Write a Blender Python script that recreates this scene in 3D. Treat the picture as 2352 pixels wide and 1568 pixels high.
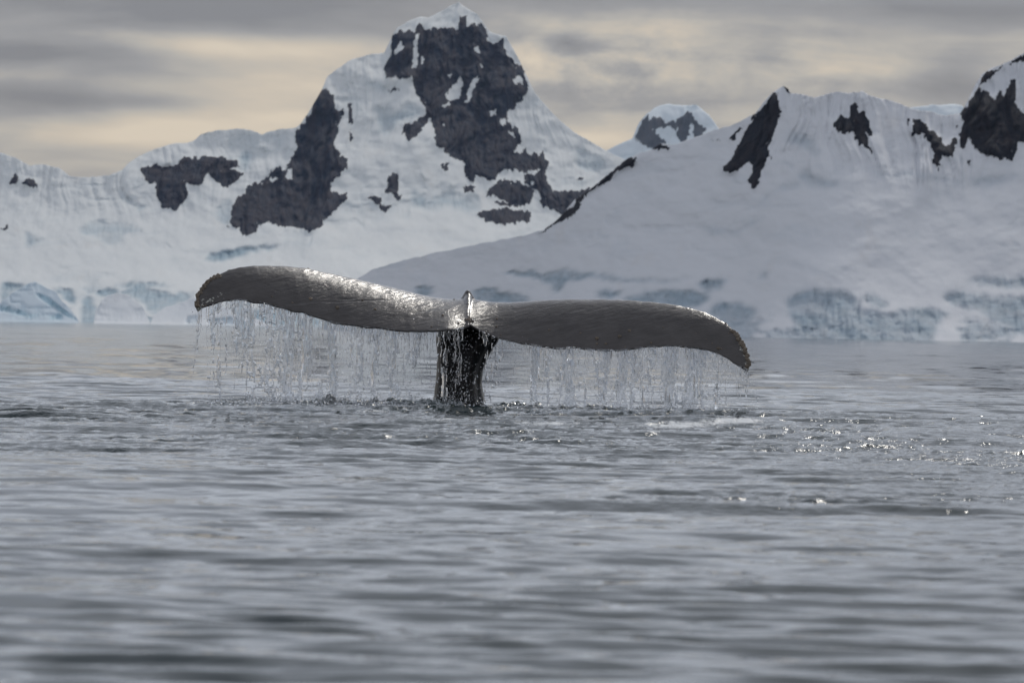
import bpy, math, random
import numpy as np
from mathutils import Vector, Matrix
from mathutils.bvhtree import BVHTree

for o in list(bpy.data.objects): bpy.data.objects.remove(o)
SC = bpy.context.scene
COL = SC.collection
R = math.radians

# ---------------------------------------------------------------- camera
CAM_H = 0.615
F = 9000.0                      # focal length in units of 1/2352 of the picture width
ROLL = R(1.0)
PITCH = math.atan(29.5 / F)
fw = Vector((0, math.cos(PITCH), -math.sin(PITCH)))
rt0 = Vector((1, 0, 0)); up0 = rt0.cross(fw)
rt = rt0 * math.cos(ROLL) + up0 * math.sin(ROLL)
up = up0 * math.cos(ROLL) - rt0 * math.sin(ROLL)
cam = bpy.data.cameras.new('camera'); camo = bpy.data.objects.new('camera', cam); COL.objects.link(camo)
M = Matrix((rt, up, -fw)).transposed().to_4x4(); M.translation = Vector((0, 0, CAM_H))
camo.matrix_world = M
cam.sensor_width = 36; cam.lens = F / 2352 * 36
cam.clip_start = 0.5; cam.clip_end = 60000
cam.dof.use_dof = True; cam.dof.focus_distance = 29.6; cam.dof.aperture_fstop = 8.0
SC.camera = camo

# ---------------------------------------------------------------- sky and sun
SUN_AZ, SUN_EL = R(19), R(38)          # azimuth to the right of the view, elevation
world = bpy.data.worlds.new('World'); SC.world = world; world.use_nodes = True
nt = world.node_tree; nt.nodes.clear()
def N(tree, typ, **kw):
    n = tree.nodes.new(typ)
    for k, v in kw.items(): setattr(n, k, v)
    return n
def setin(tree, node, idx, v):
    if hasattr(v, 'is_output') or isinstance(v, bpy.types.NodeSocket): tree.links.new(v, node.inputs[idx])
    else: node.inputs[idx].default_value = v
def MA(tree, op, a, b=None, c=None, clamp=False):
    n = tree.nodes.new('ShaderNodeMath'); n.operation = op; n.use_clamp = clamp
    setin(tree, n, 0, a)
    if b is not None: setin(tree, n, 1, b)
    if c is not None: setin(tree, n, 2, c)
    return n.outputs[0]
def MIXC(tree, f, a, b, mode='MIX'):
    n = tree.nodes.new('ShaderNodeMix'); n.data_type = 'RGBA'; n.blend_type = mode
    setin(tree, n, 0, f); setin(tree, n, 6, a if not isinstance(a, tuple) else a + (1,) * (4 - len(a)))
    setin(tree, n, 7, b if not isinstance(b, tuple) else b + (1,) * (4 - len(b)))
    return n.outputs[2]
def RAMP(tree, f, stops, interp='LINEAR'):
    n = tree.nodes.new('ShaderNodeValToRGB'); n.color_ramp.interpolation = interp
    e = n.color_ramp.elements
    while len(e) < len(stops): e.new(0.5)
    for i, (p, c) in enumerate(stops):
        e[i].position = p; e[i].color = (c + (1,)) if isinstance(c, tuple) else (c, c, c, 1)
    tree.links.new(f, n.inputs[0]); return n.outputs[0]
def NOISE(tree, vec, scale, detail=4, rough=0.5, dist=0.0, lac=2.0):
    n = tree.nodes.new('ShaderNodeTexNoise'); n.inputs['Scale'].default_value = scale
    n.inputs['Detail'].default_value = detail; n.inputs['Roughness'].default_value = rough
    n.inputs['Distortion'].default_value = dist; n.inputs['Lacunarity'].default_value = lac
    if vec is not None: tree.links.new(vec, n.inputs['Vector'])
    return n.outputs['Fac']
def MAPV(tree, vec, scale=(1, 1, 1), loc=(0, 0, 0), rot=(0, 0, 0)):
    n = tree.nodes.new('ShaderNodeMapping'); n.inputs['Scale'].default_value = scale
    n.inputs['Location'].default_value = loc; n.inputs['Rotation'].default_value = rot
    tree.links.new(vec, n.inputs['Vector']); return n.outputs[0]

tc = N(nt, 'ShaderNodeTexCoord'); sep = N(nt, 'ShaderNodeSeparateXYZ'); nt.links.new(tc.outputs['Generated'], sep.inputs[0])
dx, dy, dz = sep.outputs
az = MA(nt, 'ARCTAN2', dx, dy)          # 0 straight ahead
el = MA(nt, 'ARCSINE', dz)
# picture-like units: 1 unit = 0.1 rad
u = MA(nt, 'MULTIPLY', az, 10); v = MA(nt, 'MULTIPLY', el, 10)
cmb = N(nt, 'ShaderNodeCombineXYZ'); nt.links.new(u, cmb.inputs[0]); nt.links.new(v, cmb.inputs[1])
lowv = MAPV(nt, cmb.outputs[0], scale=(1.0, 5.2, 1), rot=(0, 0, R(-2)))
n1 = NOISE(nt, MAPV(nt, lowv, loc=(3.1, 7.4, 0)), 1.25, 5, 0.52, 0.35)
n2 = NOISE(nt, MAPV(nt, cmb.outputs[0], scale=(1, 1.9, 1), loc=(9.3, 2.2, 4)), 5.5, 7, 0.62, 0.2)
# high cloud ceiling, seen in perspective
zc = MA(nt, 'ADD', MA(nt, 'MAXIMUM', dz, 0.0), 0.12)
cc = N(nt, 'ShaderNodeCombineXYZ'); nt.links.new(MA(nt, 'DIVIDE', dx, zc), cc.inputs[0]); nt.links.new(MA(nt, 'DIVIDE', dy, zc), cc.inputs[1])
n3 = NOISE(nt, cc.outputs[0], 1.1, 6, 0.55, 0.4)
def gauss(cx, cy, sx, sy, a):            # a soft bank of cloud or light, cx cy in picture units (px, py)
    U = (cx - 1176) / F * 10; V = (754.5 + (cx - 1176) * 0.01745 - cy) / F * 10
    p = MA(nt, 'DIVIDE', MA(nt, 'SUBTRACT', u, U), sx / F * 10)
    q = MA(nt, 'DIVIDE', MA(nt, 'SUBTRACT', v, V), sy / F * 10)
    s = MA(nt, 'ADD', MA(nt, 'MULTIPLY', p, p), MA(nt, 'MULTIPLY', q, q))
    return MA(nt, 'MULTIPLY', MA(nt, 'EXPONENT', MA(nt, 'MULTIPLY', s, -1.0)), a)
band = MA(nt, 'MULTIPLY', MA(nt, 'SUBTRACT', n1, 0.5), 1.6)
puff = MA(nt, 'MULTIPLY', MA(nt, 'SUBTRACT', n2, 0.5), 1.8)
tot = MA(nt, 'ADD', band, 0.56)
for g in [(1176, -40, 2600, 62, -.42), (650, 165, 330, 60, .36), (-20, 0, 380, 70, -.12), (2400, 60, 260, 150, -.20), (1900, 165, 260, 40, .14), (1500, 60, 300, 36, .24), (100, 40, 900, 60, -0.42), (-50, 230, 330, 260, -0.16), (0, 125, 380, 26, -0.45), (620, 110, 330, 28, 0.42), (60, 180, 300, 18, 0.25),
          (250, 235, 300, 20, -0.30), (330, 300, 420, 34, 0.36), (520, 190, 260, 22, -.10), (640, 272, 60, 14, .2), (100, 355, 500, 22, -0.1), (800, 90, 200, 60, 0.12),
          (1900, 20, 700, 60, -0.40), (2200, 150, 120, 70, -0.30), (1950, 165, 250, 25, 0.22), (1400, 150, 260, 60, 0.32),
          (1300, 108, 75, 30, -0.50), (1420, 160, 130, 22, -0.38), (1560, 130, 60, 20, -.2), (1240, 120, 40, 50, .2), (1330, 220, 240, 32, -0.10), (1370, 320, 120, 20, 0.30),
          (1500, 215, 200, 28, -0.16), (1850, 190, 60, 18, -0.18), (1230, 60, 200, 30, 0.12)]:
    tot = MA(nt, 'ADD', tot, gauss(*g))
pm = MA(nt, 'ADD', MA(nt, 'ADD', gauss(1350, 150, 330, 110, 0.9), gauss(1900, 170, 260, 80, 0.35)), 0.12)
tot = MA(nt, 'ADD', tot, MA(nt, 'MULTIPLY', puff, pm))
lowcol = RAMP(nt, tot, [(0.0, (.20, .185, .19)), (0.35, (.31, .29, .285)), (0.6, (.47, .425, .37)), (0.85, (.64, .54, .42)), (1.0, (.74, .62, .47))])
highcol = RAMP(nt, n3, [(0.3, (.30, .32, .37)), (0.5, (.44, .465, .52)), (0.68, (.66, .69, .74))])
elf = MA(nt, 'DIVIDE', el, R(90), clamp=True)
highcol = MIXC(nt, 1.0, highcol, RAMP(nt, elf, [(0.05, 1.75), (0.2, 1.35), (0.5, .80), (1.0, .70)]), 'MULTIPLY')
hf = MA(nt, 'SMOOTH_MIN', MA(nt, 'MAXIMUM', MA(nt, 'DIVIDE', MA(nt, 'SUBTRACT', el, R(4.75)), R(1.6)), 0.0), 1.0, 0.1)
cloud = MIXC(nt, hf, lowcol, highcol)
sky = N(nt, 'ShaderNodeTexSky', sky_type='NISHITA'); sky.sun_disc = False
sky.sun_elevation = SUN_EL; sky.sun_rotation = SUN_AZ
b1 = N(nt, 'ShaderNodeBackground'); nt.links.new(sky.outputs[0], b1.inputs[0]); b1.inputs[1].default_value = 0.10
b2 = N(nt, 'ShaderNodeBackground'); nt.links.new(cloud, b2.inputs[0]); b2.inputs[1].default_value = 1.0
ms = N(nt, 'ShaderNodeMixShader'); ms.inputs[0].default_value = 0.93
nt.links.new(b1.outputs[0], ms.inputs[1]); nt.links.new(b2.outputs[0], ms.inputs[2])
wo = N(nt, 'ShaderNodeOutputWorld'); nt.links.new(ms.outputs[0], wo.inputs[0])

sl = bpy.data.lights.new('sun', 'SUN'); sl.energy = 1.4; sl.angle = R(10); sl.color = (1, .95, .87)
so = bpy.data.objects.new('sun', sl); COL.objects.link(so)
sdir = Vector((math.sin(SUN_AZ) * math.cos(SUN_EL), math.cos(SUN_AZ) * math.cos(SUN_EL), math.sin(SUN_EL)))
so.rotation_euler = sdir.to_track_quat('Z', 'Y').to_euler()
SC.view_settings.view_transform = 'Standard'; SC.view_settings.look = 'None'
SC.view_settings.exposure = 0.06; SC.view_settings.gamma = 1.0; SC.view_settings.use_curve_mapping = False
SC.render.engine = 'CYCLES'
SC.cycles.max_bounces = 14; SC.cycles.transmission_bounces = 12; SC.cycles.transparent_max_bounces = 24
SC.cycles.glossy_bounces = 4; SC.cycles.diffuse_bounces = 3; SC.cycles.caustics_reflective = False; SC.cycles.caustics_refractive = False

# ---------------------------------------------------------------- helpers
fwn, rtn, upn = (np.array(v_) for v_ in (fw, rt, up))
def at(px, py, Y):
    """world points seen at picture position (px, py) that stand Y metres ahead"""
    px = np.asarray(px, float); py = np.asarray(py, float); Y = np.asarray(Y, float)
    d = fwn * F + rtn * (px - 1176)[..., None] + upn * (784 - py)[..., None]
    return d * (Y / d[..., 1])[..., None] + np.array([0, 0, CAM_H])
def proj(P):
    q = P - np.array([0, 0, CAM_H]); zf = q @ fwn
    return 1176 + F * (q @ rtn) / zf, 784 - F * (q @ upn) / zf
def hz(px): return 754.5 + (np.asarray(px, float) - 1176) * 0.017455
def shore(px, Y): return hz(px) + F * CAM_H / Y

def _h(ix, iy, seed):
    n = (ix.astype(np.int64) * 374761393 + iy.astype(np.int64) * 668265263 + seed * 1442695041) & 0xffffffff
    n = ((n ^ (n >> 13)) * 1274126177) & 0xffffffff
    n = ((n ^ (n >> 16)) * 2246822519) & 0xffffffff
    return ((n ^ (n >> 15)) & 0xffffff) / float(0xffffff)
def vn(x, y, seed=0):
    ix = np.floor(x); iy = np.floor(y); fx = x - ix; fy = y - iy
    fx = fx * fx * fx * (fx * (fx * 6 - 15) + 10); fy = fy * fy * fy * (fy * (fy * 6 - 15) + 10)
    a = _h(ix, iy, seed); b = _h(ix + 1, iy, seed); c = _h(ix, iy + 1, seed); d = _h(ix + 1, iy + 1, seed)
    return ((a + (b - a) * fx) * (1 - fy) + (c + (d - c) * fx) * fy) * 2 - 1
def fbm(x, y, seed=0, o=5, g=0.5):
    s = 0; a = 1; t = 0
    for i in range(o):
        c, sn = math.cos(i * 1.1), math.sin(i * 1.1)
        k = 2 ** i
        s = s + a * vn((x * c - y * sn) * k + 13.7 * i, (x * sn + y * c) * k - 7.1 * i, seed + i * 17); t += a; a *= g
    return s / t
def ridged(x, y, seed=0, o=4):
    s = 0; a = 1; t = 0
    for i in range(o):
        s = s + a * (1 - 2 * np.abs(vn(x * 2 ** i + 5.3 * i, y * 2 ** i, seed + 31 * i))); t += a; a *= .55
    return s / t
def sstep(a, b, x):
    t = np.clip((x - a) / (b - a), 0, 1); return t * t * (3 - 2 * t)
def inpoly(X, Y, P):
    r = np.zeros(X.shape, bool); n = len(P)
    for i in range(n):
        x1, y1 = P[i]; x2, y2 = P[(i + 1) % n]
        if y1 == y2: continue
        c = ((y1 > Y) != (y2 > Y)) & (X < (x2 - x1) * (Y - y1) / (y2 - y1) + x1); r ^= c
    return r
def blur(a, r):
    k = np.exp(-(np.arange(-3 * r, 3 * r + 1) / r) ** 2 / 2); k /= k.sum(); p = len(k) // 2
    b = np.pad(a, ((p, p), (0, 0)), mode='edge'); b = sum(k[i] * b[i:i + a.shape[0]] for i in range(len(k)))
    c = np.pad(b, ((0, 0), (p, p)), mode='edge'); return sum(k[i] * c[:, i:i + a.shape[1]] for i in range(len(k)))

def mesh_np(name, V, Q, smooth=True, attrs=None, T=None):
    me = bpy.data.meshes.new(name)
    V = np.asarray(V, np.float32).reshape(-1, 3)
    parts = []; starts = []; tot_ = 0
    if Q is not None and len(Q):
        Q = np.asarray(Q, np.int32).reshape(-1, 4); parts.append(Q.ravel()); starts.append(np.arange(len(Q)) * 4); tot_ = len(Q) * 4
    if T is not None and len(T):
        T = np.asarray(T, np.int32).reshape(-1, 3); parts.append(T.ravel()); starts.append(tot_ + np.arange(len(T)) * 3)
    L = np.concatenate(parts).astype(np.int32); S = np.concatenate(starts).astype(np.int32)
    me.vertices.add(len(V)); me.vertices.foreach_set('co', V.ravel())
    me.loops.add(len(L)); me.loops.foreach_set('vertex_index', L)
    me.polygons.add(len(S)); me.polygons.foreach_set('loop_start', S)
    me.update(calc_edges=True); me.validate()
    if smooth: me.polygons.foreach_set('use_smooth', np.ones(len(me.polygons), bool))
    for k, a in (attrs or {}).items():
        at_ = me.attributes.new(k, 'FLOAT', 'POINT'); at_.data.foreach_set('value', np.asarray(a, np.float32).ravel())
    return me
def gridq(nr, nc, off=0):
    i = np.arange(nr - 1)[:, None] * nc + np.arange(nc - 1)[None, :] + off
    return np.stack([i, i + 1, i + nc + 1, i + nc], -1).reshape(-1, 4)
def link(name, me, mat=None, parent=None, **props):
    o = bpy.data.objects.new(name, me); COL.objects.link(o)
    if mat: me.materials.append(mat)
    if parent: o.parent = parent
    for k, v_ in props.items(): o[k] = v_
    return o
def newmat(name):
    m = bpy.data.materials.new(name); m.use_nodes = True; t = m.node_tree
    return m, t, t.nodes['Principled BSDF']
def attr(t, name):
    n = t.nodes.new('ShaderNodeAttribute'); n.attribute_name = name; return n.outputs['Fac']
def bump(t, h, strength, dist, normal=None):
    n = t.nodes.new('ShaderNodeBump'); n.inputs['Strength'].default_value = strength; n.inputs['Distance'].default_value = dist
    t.links.new(h, n.inputs['Height'])
    if normal: t.links.new(normal, n.inputs['Normal'])
    return n.outputs[0]

# ---------------------------------------------------------------- terrain material
def terrain_mat(name, px, snow, ice, rocka, rockb):
    """px = size in metres of one picture unit on that mountain, sets the grain"""
    m, t, b = newmat(name)
    g = t.nodes.new('ShaderNodeNewGeometry').outputs['Position']
    v_ = MAPV(t, g, scale=(1 / px, 0.35 / px, 1 / px))
    rk = attr(t, 'rock'); ic = attr(t, 'ice')
    fine = NOISE(t, v_, 0.22, 4, 0.65)
    edge = MA(t, 'ADD', rk, MA(t, 'MULTIPLY', MA(t, 'SUBTRACT', fine, 0.5), .8))
    rf = RAMP(t, edge, [(0.46, 0.0), (0.54, 1.0)])
    streak = NOISE(t, MAPV(t, v_, scale=(1, 1, 0.16)), 0.06, 6, 0.6, 0.5)
    rc = MIXC(t, RAMP(t, streak, [(0.36, 0.0), (0.64, 1.0)]), rocka, rockb)
    speck = RAMP(t, NOISE(t, MAPV(t, v_, scale=(1, 1, 1.2)), 0.075, 6, 0.7), [(0.66, 0.0), (0.71, 0.6)])
    rc = MIXC(t, speck, rc, snow)
    tint = NOISE(t, MAPV(t, v_, scale=(1, 1, 2.4)), 0.012, 5, 0.6, 0.6)
    icen = MA(t, 'ADD', MA(t, 'MULTIPLY', MA(t, 'MULTIPLY', ic, RAMP(t, tint, [(.3, .6), (.55, 1.0)])), 0.95), MA(t, 'MULTIPLY', RAMP(t, tint, [(0.52, 0.0), (0.78, 1.0)]), 0.22), clamp=True)
    icev = MIXC(t, RAMP(t, NOISE(t, MAPV(t, v_, scale=(1, 1, .6)), 0.05, 5, .65), [(.38, 0.0), (.62, 1.0)]), ice, tuple(min(1, c * 1.22) for c in ice))
    sc = MIXC(t, icen, snow, icev)
    warm = RAMP(t, NOISE(t, MAPV(t, v_, scale=(1, 1, .5), loc=(5, 9, 2)), 0.016, 5, 0.6), [(0.60, 0.0), (0.8, 0.30)])
    sc = MIXC(t, warm, sc, (0.66, 0.60, 0.54))
    t.links.new(MIXC(t, rf, sc, rc), b.inputs['Base Color'])
    b.inputs['Roughness'].default_value = 0.8; b.inputs['Specular IOR Level'].default_value = 0.15
    hb = MA(t, 'ADD', MA(t, 'MULTIPLY', streak, MA(t, 'ADD', MA(t, 'MULTIPLY', rf, 2.0), 0.08)), MA(t, 'MULTIPLY', fine, MA(t, 'ADD', MA(t, 'MULTIPLY', rf, 0.6), 0.05)))
    t.links.new(bump(t, hb, 0.8, 8 * px), b.inputs['Normal'])
    return m

L_ = lambda P: [(x * .34179, 229.7 + y * .34179) for x, y in P]          # measured on enlarged crops
B_ = lambda P: [(689 + x * .36626, y * .36626) for x, y in P]
R_ = lambda P: [(1320.7 + x * .43939, 114.8 + y * .43939) for x, y in P]
K_ = lambda P: [(x * .31738, 574.2 + y * .31738) for x, y in P]
W_ = lambda P: [(976.1 + x * .34179, 574.2 + y * .34179) for x, y in P]

def mountain(name, x0, x1, step, rows, ridge, Y0, cots, rocks, snows, ices, mat, relief=1.0, flute=1.0, seed=1, rockout=16, icein=20, ridge_noise=1.0, warp=7, back=0.25, under=1.0, ice_y=560, fl=(.45, .95), flx=-1e9, front=0, crevs=1.0, **props):
    """A hillside as one solid surface: ridge line, foot line, slope law and relief; falls off again behind the ridge."""
    px = np.arange(x0, x1 + step, step, dtype=float); nc = len(px)
    rp = np.array(ridge, float); ry = np.interp(px, rp[:, 0], rp[:, 1])
    ry = ry + ridge_noise * (2.2 * fbm(px / 14, px * 0, seed + 5, 4))
    y0 = np.interp(px, *zip(*Y0)) if isinstance(Y0, list) else np.full(nc, float(Y0))
    kk = np.exp(-(np.arange(-110, 111) * step / 110.) ** 2); kk /= kk.sum(); y0 = np.convolve(np.pad(y0, 110, mode='edge'), kk, 'valid')
    by = shore(px, y0) + under * F / y0
    ry = np.minimum(ry, by - 1.0)
    w = np.linspace(0, 1, rows)[:, None] ** 1.0
    PX = np.repeat(px[None], rows, 0); PY = by[None] + (ry - by)[None] * w
    e = by[None] - PY
    cl, ct, c0 = cots
    C = ct * e + (cl - ct) * c0 * (1 - np.exp(-e / c0))
    wx = .7 * warp * fbm(PX / 16, PY / 16, seed + 50, 3) + 0.5 * warp * fbm(PX / 6, PY / 7, seed + 51, 2) * .7
    wy = .7 * warp * fbm(PX / 16, PY / 16, seed + 60, 3) + 1.0 * warp * fbm(PX / 5.5, PY / 14, seed + 61, 2)
    def mask(polys):
        m_ = np.zeros(PX.shape, bool)
        for P in polys: m_ |= inpoly(PX + wx, PY + wy, P)
        return m_
    rk = mask(rocks) & ~mask(snows); ic = np.zeros(PX.shape)
    for P_ in ices: ic = np.maximum(ic, mask([P_]) * (1.0 if min(q[1] for q in P_) > ice_y else .5))
    # snow lying on ledges inside the rock, and rock showing through near it
    led = ridged(PX / 26 + 0.3 * PY / 26, PY / 60, seed + 9, 4)
    rk = rk & ~(led < -0.62)
    rk = rk.astype(float); ic = ic.astype(float)
    r_s = .65 * rk + .35 * blur(rk, 1); r_m = blur(rk, 3); i_s = blur(ic, 2)
    hi = sstep(0.25, 0.9, w * np.ones_like(PX))
    rel = relief * (52 * fbm(PX / 420, PY / 240, seed, 3) + 30 * fbm(PX / 120, PY / 80, seed + 1, 4) + 9 * fbm(PX / 36, PY / 30, seed + 2, 4) * (0.4 + hi))
    rel += flute * sstep(fl[0], fl[1], w * np.ones_like(PX)) * sstep(flx, flx + 160, PX) * (1 - r_m) * (5.5 * ridged(PX / 21 + 2 * fbm(PX / 130, PY / 130, seed + 3, 2), PY / 420, seed + 4, 3))
    rel += r_m * (-rockout + 36 * ridged(PX / 42 + PY / 190 + .6 * fbm(PX / 60, PY / 60, seed + 16, 3), PY / 210, seed + 6, 5) + 5 * fbm(PX / 9, PY / 12, seed + 7, 3))
    if front:
        bandm = sstep(front, front * .55, e) * sstep(-.05, .25, fbm(PX / 70, e / 28, seed + 20, 4)) * (1 - r_m)
        i_s = np.maximum(i_s, .8 * blur(bandm, 1)); rel += 14 * bandm * ridged(PX / 18, PY / 26, seed + 21, 4)
    crev = sstep(.25, .8, ridged(PX / 150 + .5 * fbm(PX / 50, PY / 50, seed + 23, 3), PY / 55, seed + 22, 3)) * sstep(-.1, .3, fbm(PX / 190, PY / 110, seed + 24, 3)) * (1 - r_m)
    rel += 6 * crevs * crev; i_s = np.clip(i_s + .30 * crevs * crev, 0, 1)
    rel += i_s * (6 * ridged(PX / 20, PY / 16, seed + 25, 4) + 11 * ridged(PX / 15 + .4 * fbm(PX / 30, PY / 30, seed + 27, 2), PY / 75, seed + 26, 3))
    rel += i_s * (icein + 22 * fbm(PX / 34, PY / 40, seed + 8, 4))
    lnY = np.log(y0)[None] + (C - 0 + rel) / F * sstep(0, 12, e) + 0 * e
    Y = np.exp(lnY)
    P = at(PX, PY, Y)
    # far side
    top = P[-1]; bk = []
    nb = 8
    for k in range(1, nb + 1):
        f = k / nb; q = top.copy(); H = top[:, 2]
        q[:, 1] += (H + 4) * (0.5 * f + 1.4 * f * f) ; q[:, 0] *= (q[:, 1] / top[:, 1]) ** 0.5
        q[:, 2] = H * (1 - f ** 1.3) - 2 * f + H * 0.04 * fbm(px / 60, px * 0 + k * .7, seed + 90, 3) * (1 - f); bk.append(q)
    V = np.concatenate([P.reshape(-1, 3)] + bk)
    nr = rows + nb
    A = lambda a: np.concatenate([a.ravel(), np.zeros(nc * nb)])
    Q = gridq(nr, nc)
    me = mesh_np(name, V, Q, True, {'rock': A(r_s), 'ice': A(i_s)})
    return link(name, me, mat, **props)

# ---------------------------------------------------------------- the mountains
ROCKS_MAIN = [
 L_([(950,455),(1050,430),(1065,455),(1180,455),(1210,390),(1300,385),(1340,395),(1370,378),(1450,380),(1560,400),(1620,440),(1530,480),(1620,480),(1630,500),(1580,560),(1500,590),(1460,545),(1380,490),(1360,570),(1290,570),(1230,540),(1265,590),(1255,640),(1215,720),(1150,740),(1100,720),(1055,650),(1040,560),(980,555),(950,490)]),
 L_([(1640,910),(1600,865),(1560,850),(1545,770),(1570,700),(1620,640),(1700,560),(1780,540),(1820,490),(1860,455),(1920,470),(1960,400),(1990,340),(1990,220),(2040,160),(2080,80)]) +
 B_([(60,700),(125,575),(165,570),(215,610),(225,690),(262,720),(245,800),(225,870),(215,930),(260,985),(300,1000),(295,1050),(230,1110),(195,1150),(200,1195),(302,1215),(290,1260),(230,1310),(170,1380),(100,1440),(50,1460)]) +
 L_([(2040,860),(1900,845),(1850,830),(1790,835),(1740,840),(1690,905)]),
 B_([(580,230),(610,190),(690,180),(720,210),(735,140),(770,150),(790,185),(860,175),(920,170),(990,180),(1000,110),(1040,100),(1050,160),(1130,145),(1175,190),(1180,265),(1220,270),(1270,250),(1290,310),(1320,360),(1340,430),(1390,440),(1440,560),(1400,620),(1360,660),(1310,700),(1300,770),(1380,830),(1385,890),(1330,960),(1390,955),(1415,920),(1430,965),(1500,975),(1520,930),(1535,990),(1565,1010),(1540,1080),(1480,1060),(1400,1080),(1340,1070),(1280,1060),(1190,1135),(1110,1100),(1075,1140),(1035,1120),(1040,1030),(960,1000),(900,930),(850,910),(840,780),(790,690),(760,640),(715,560),(700,480),(650,500),(600,480),(535,490),(530,420),(545,375),(575,350),(570,290)]),
 B_([(1170,1230),(1190,1180),(1260,1120),(1340,1130),(1440,1170),(1470,1200),(1440,1270),(1380,1295),(1300,1260),(1230,1230)]),
 B_([(1400,1100),(1480,1090),(1530,1060),(1560,1150),(1590,1190),(1680,1200),(1750,1190),(1840,1175),(1900,1250),(1640,1345),(1580,1300),(1520,1300),(1510,1220),(1420,1150)]),
 B_([(1110,1350),(1140,1320),(1300,1310),(1400,1320),(1445,1340),(1430,1390),(1300,1400),(1230,1405),(1150,1380)]),
 B_([(635,830),(660,775),(710,770),(780,715),(830,690),(800,775),(710,865),(680,880)]),
 B_([(550,1095),(600,1090),(622,1120),(612,1215),(530,1210),(555,1160)]),
 B_([(430,1232),(512,1245),(505,1280),(585,1300),(540,1320),(465,1280)]), B_([(570,1212),(645,1218),(622,1265)]),
 B_([(1025,1165),(1105,1155),(1095,1195),(1045,1200)]), B_([(298,645),(328,650),(326,785),(298,765)]), B_([(308,815),(335,885),(312,885)]),
 B_([(240,700),(285,690),(275,735)]), B_([(885,1030),(932,1020),(925,1062),(895,1058)]), B_([(1735,1118),(1785,1110),(1770,1138)]),
 B_([(1210,1255),(1330,1270),(1330,1295),(1250,1290)]),
 B_([(1300,360),(1330,360),(1420,470),(1400,480)]), B_([(540,565),(585,550),(640,560),(600,575)]),
 L_([(55,565),(98,490),(132,540),(75,570)]), L_([(143,555),(210,515),(248,560),(258,600),(190,575)]), L_([(5,865),(58,835),(40,890)]),
 L_([(1520,845),(1545,840),(1540,860)]),
]
SNOWS_MAIN = [B_([(592,300),(640,255),(645,310),(595,345)]), B_([(728,205),(752,200),(735,330),(730,440),(708,420),(712,330)]),
 B_([(915,610),(1008,478),(1026,510),(1000,620),(940,630)]), B_([(1030,650),(1075,520),(1125,465),(1105,550),(1050,650)]),
 B_([(885,665),(935,640),(950,665),(900,680)]), B_([(1330,490),(1385,470),(1400,530),(1340,525)]), B_([(1090,300),(1125,295),(1120,330),(1100,335)]),
 B_([(1185,700),(1230,690),(1230,720),(1195,725)]), B_([(1250,740),(1290,735),(1290,790),(1260,785)]), B_([(1310,820),(1345,830),(1360,880),(1320,850)]),
 B_([(920,470),(945,455),(935,495)]), B_([(1130,380),(1150,420),(1140,440)]), B_([(895,770),(915,770),(905,795)]), B_([(760,350),(785,350),(775,420),(762,400)]),
 L_([(1800,540),(1850,500),(1860,520),(1820,565)]), L_([(1915,530),(1935,470),(1965,470),(1965,540),(1940,545)])]
ICE_MAIN = [L_([(800,610),(870,640),(900,690),(1000,735),(930,740),(830,690)]), L_([(1620,350),(1680,340),(1690,470),(1620,470)]),
 L_([(520,870),(640,810),(800,830),(940,870),(960,890),(820,900),(820,960),(700,960)]), L_([(1450,740),(1520,670),(1560,680),(1540,830),(1470,820)]),
 L_([(1360,1070),(1440,1030),(1680,985),(1850,990),(1840,1010),(1650,1030),(1500,1080),(1380,1085)]), L_([(160,900),(200,890),(240,940),(340,940),(230,960),(170,1010)]),
 B_([(460,660),(550,670),(580,710),(640,665),(740,660),(780,700),(640,760),(560,850),(490,830)]), B_([(700,1190),(800,1250),(940,1210),(1130,1230),(1130,1310),(1060,1330),(900,1290),(800,1330),(700,1290)]),
 B_([(390,490),(430,510),(560,555),(660,548),(660,562),(540,572),(410,520)]), B_([(1710,940),(1760,930),(1900,1000),(1930,1060),(1850,1090),(1740,1060)]),
 K_([(380,285),(440,275),(520,285),(545,340),(535,400),(480,385),(450,340)]), K_([(690,320),(740,290),(800,262),(860,300),(900,288),(1000,258),(1100,285),(1200,298),(1255,330),(1150,415),(1080,455),(1030,400),(990,350),(900,330),(870,320),(740,345)]),
 K_([(1205,335),(1300,308),(1395,318),(1380,360),(1200,400)]), K_([(590,340),(660,345),(705,430),(742,540),(590,540),(580,450)]), K_([(0,230),(130,250),(200,262),(90,320),(0,400)]),
 [(380,735),(420,712),(700,705),(760,760),(380,760)], [(250,655),(300,648),(400,655),(330,660)]]
ridge_main = ([(-900, 380), (-700, 300), (-520, 250), (-350, 290), (-200, 330)] + L_([(0,350),(100,390),(200,440),(300,435),(400,455),(460,510),(600,520),(740,500),(820,470),(860,430),(920,385),(1050,325),(1180,290),(1240,292),(1310,270),(1350,230),(1450,205),(1600,192),(1700,205),(1760,230),(1850,200),(1980,190)]) +
 B_([(0,780),(60,695),(130,575),(170,485),(300,385),(430,342),(528,330),(565,260),(580,225),(610,175),(680,130),(760,105),(800,115),(880,75),(950,35),(995,13),(1050,55),(1080,72),(1110,85),(1150,150),(1190,198),(1240,215),(1290,228),(1340,310),(1400,430),(1465,570),(1600,730),(1750,850),(1930,950)]) +
 [(1500, 400), (1700, 470), (1900, 560), (2100, 600)])
RC = ((.008, .015, .040), (.030, .022, .036))
m_main = terrain_mat('mountain_snow_rock', 0.19, (.77, .785, .78), (.29, .38, .44), *RC)
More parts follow.
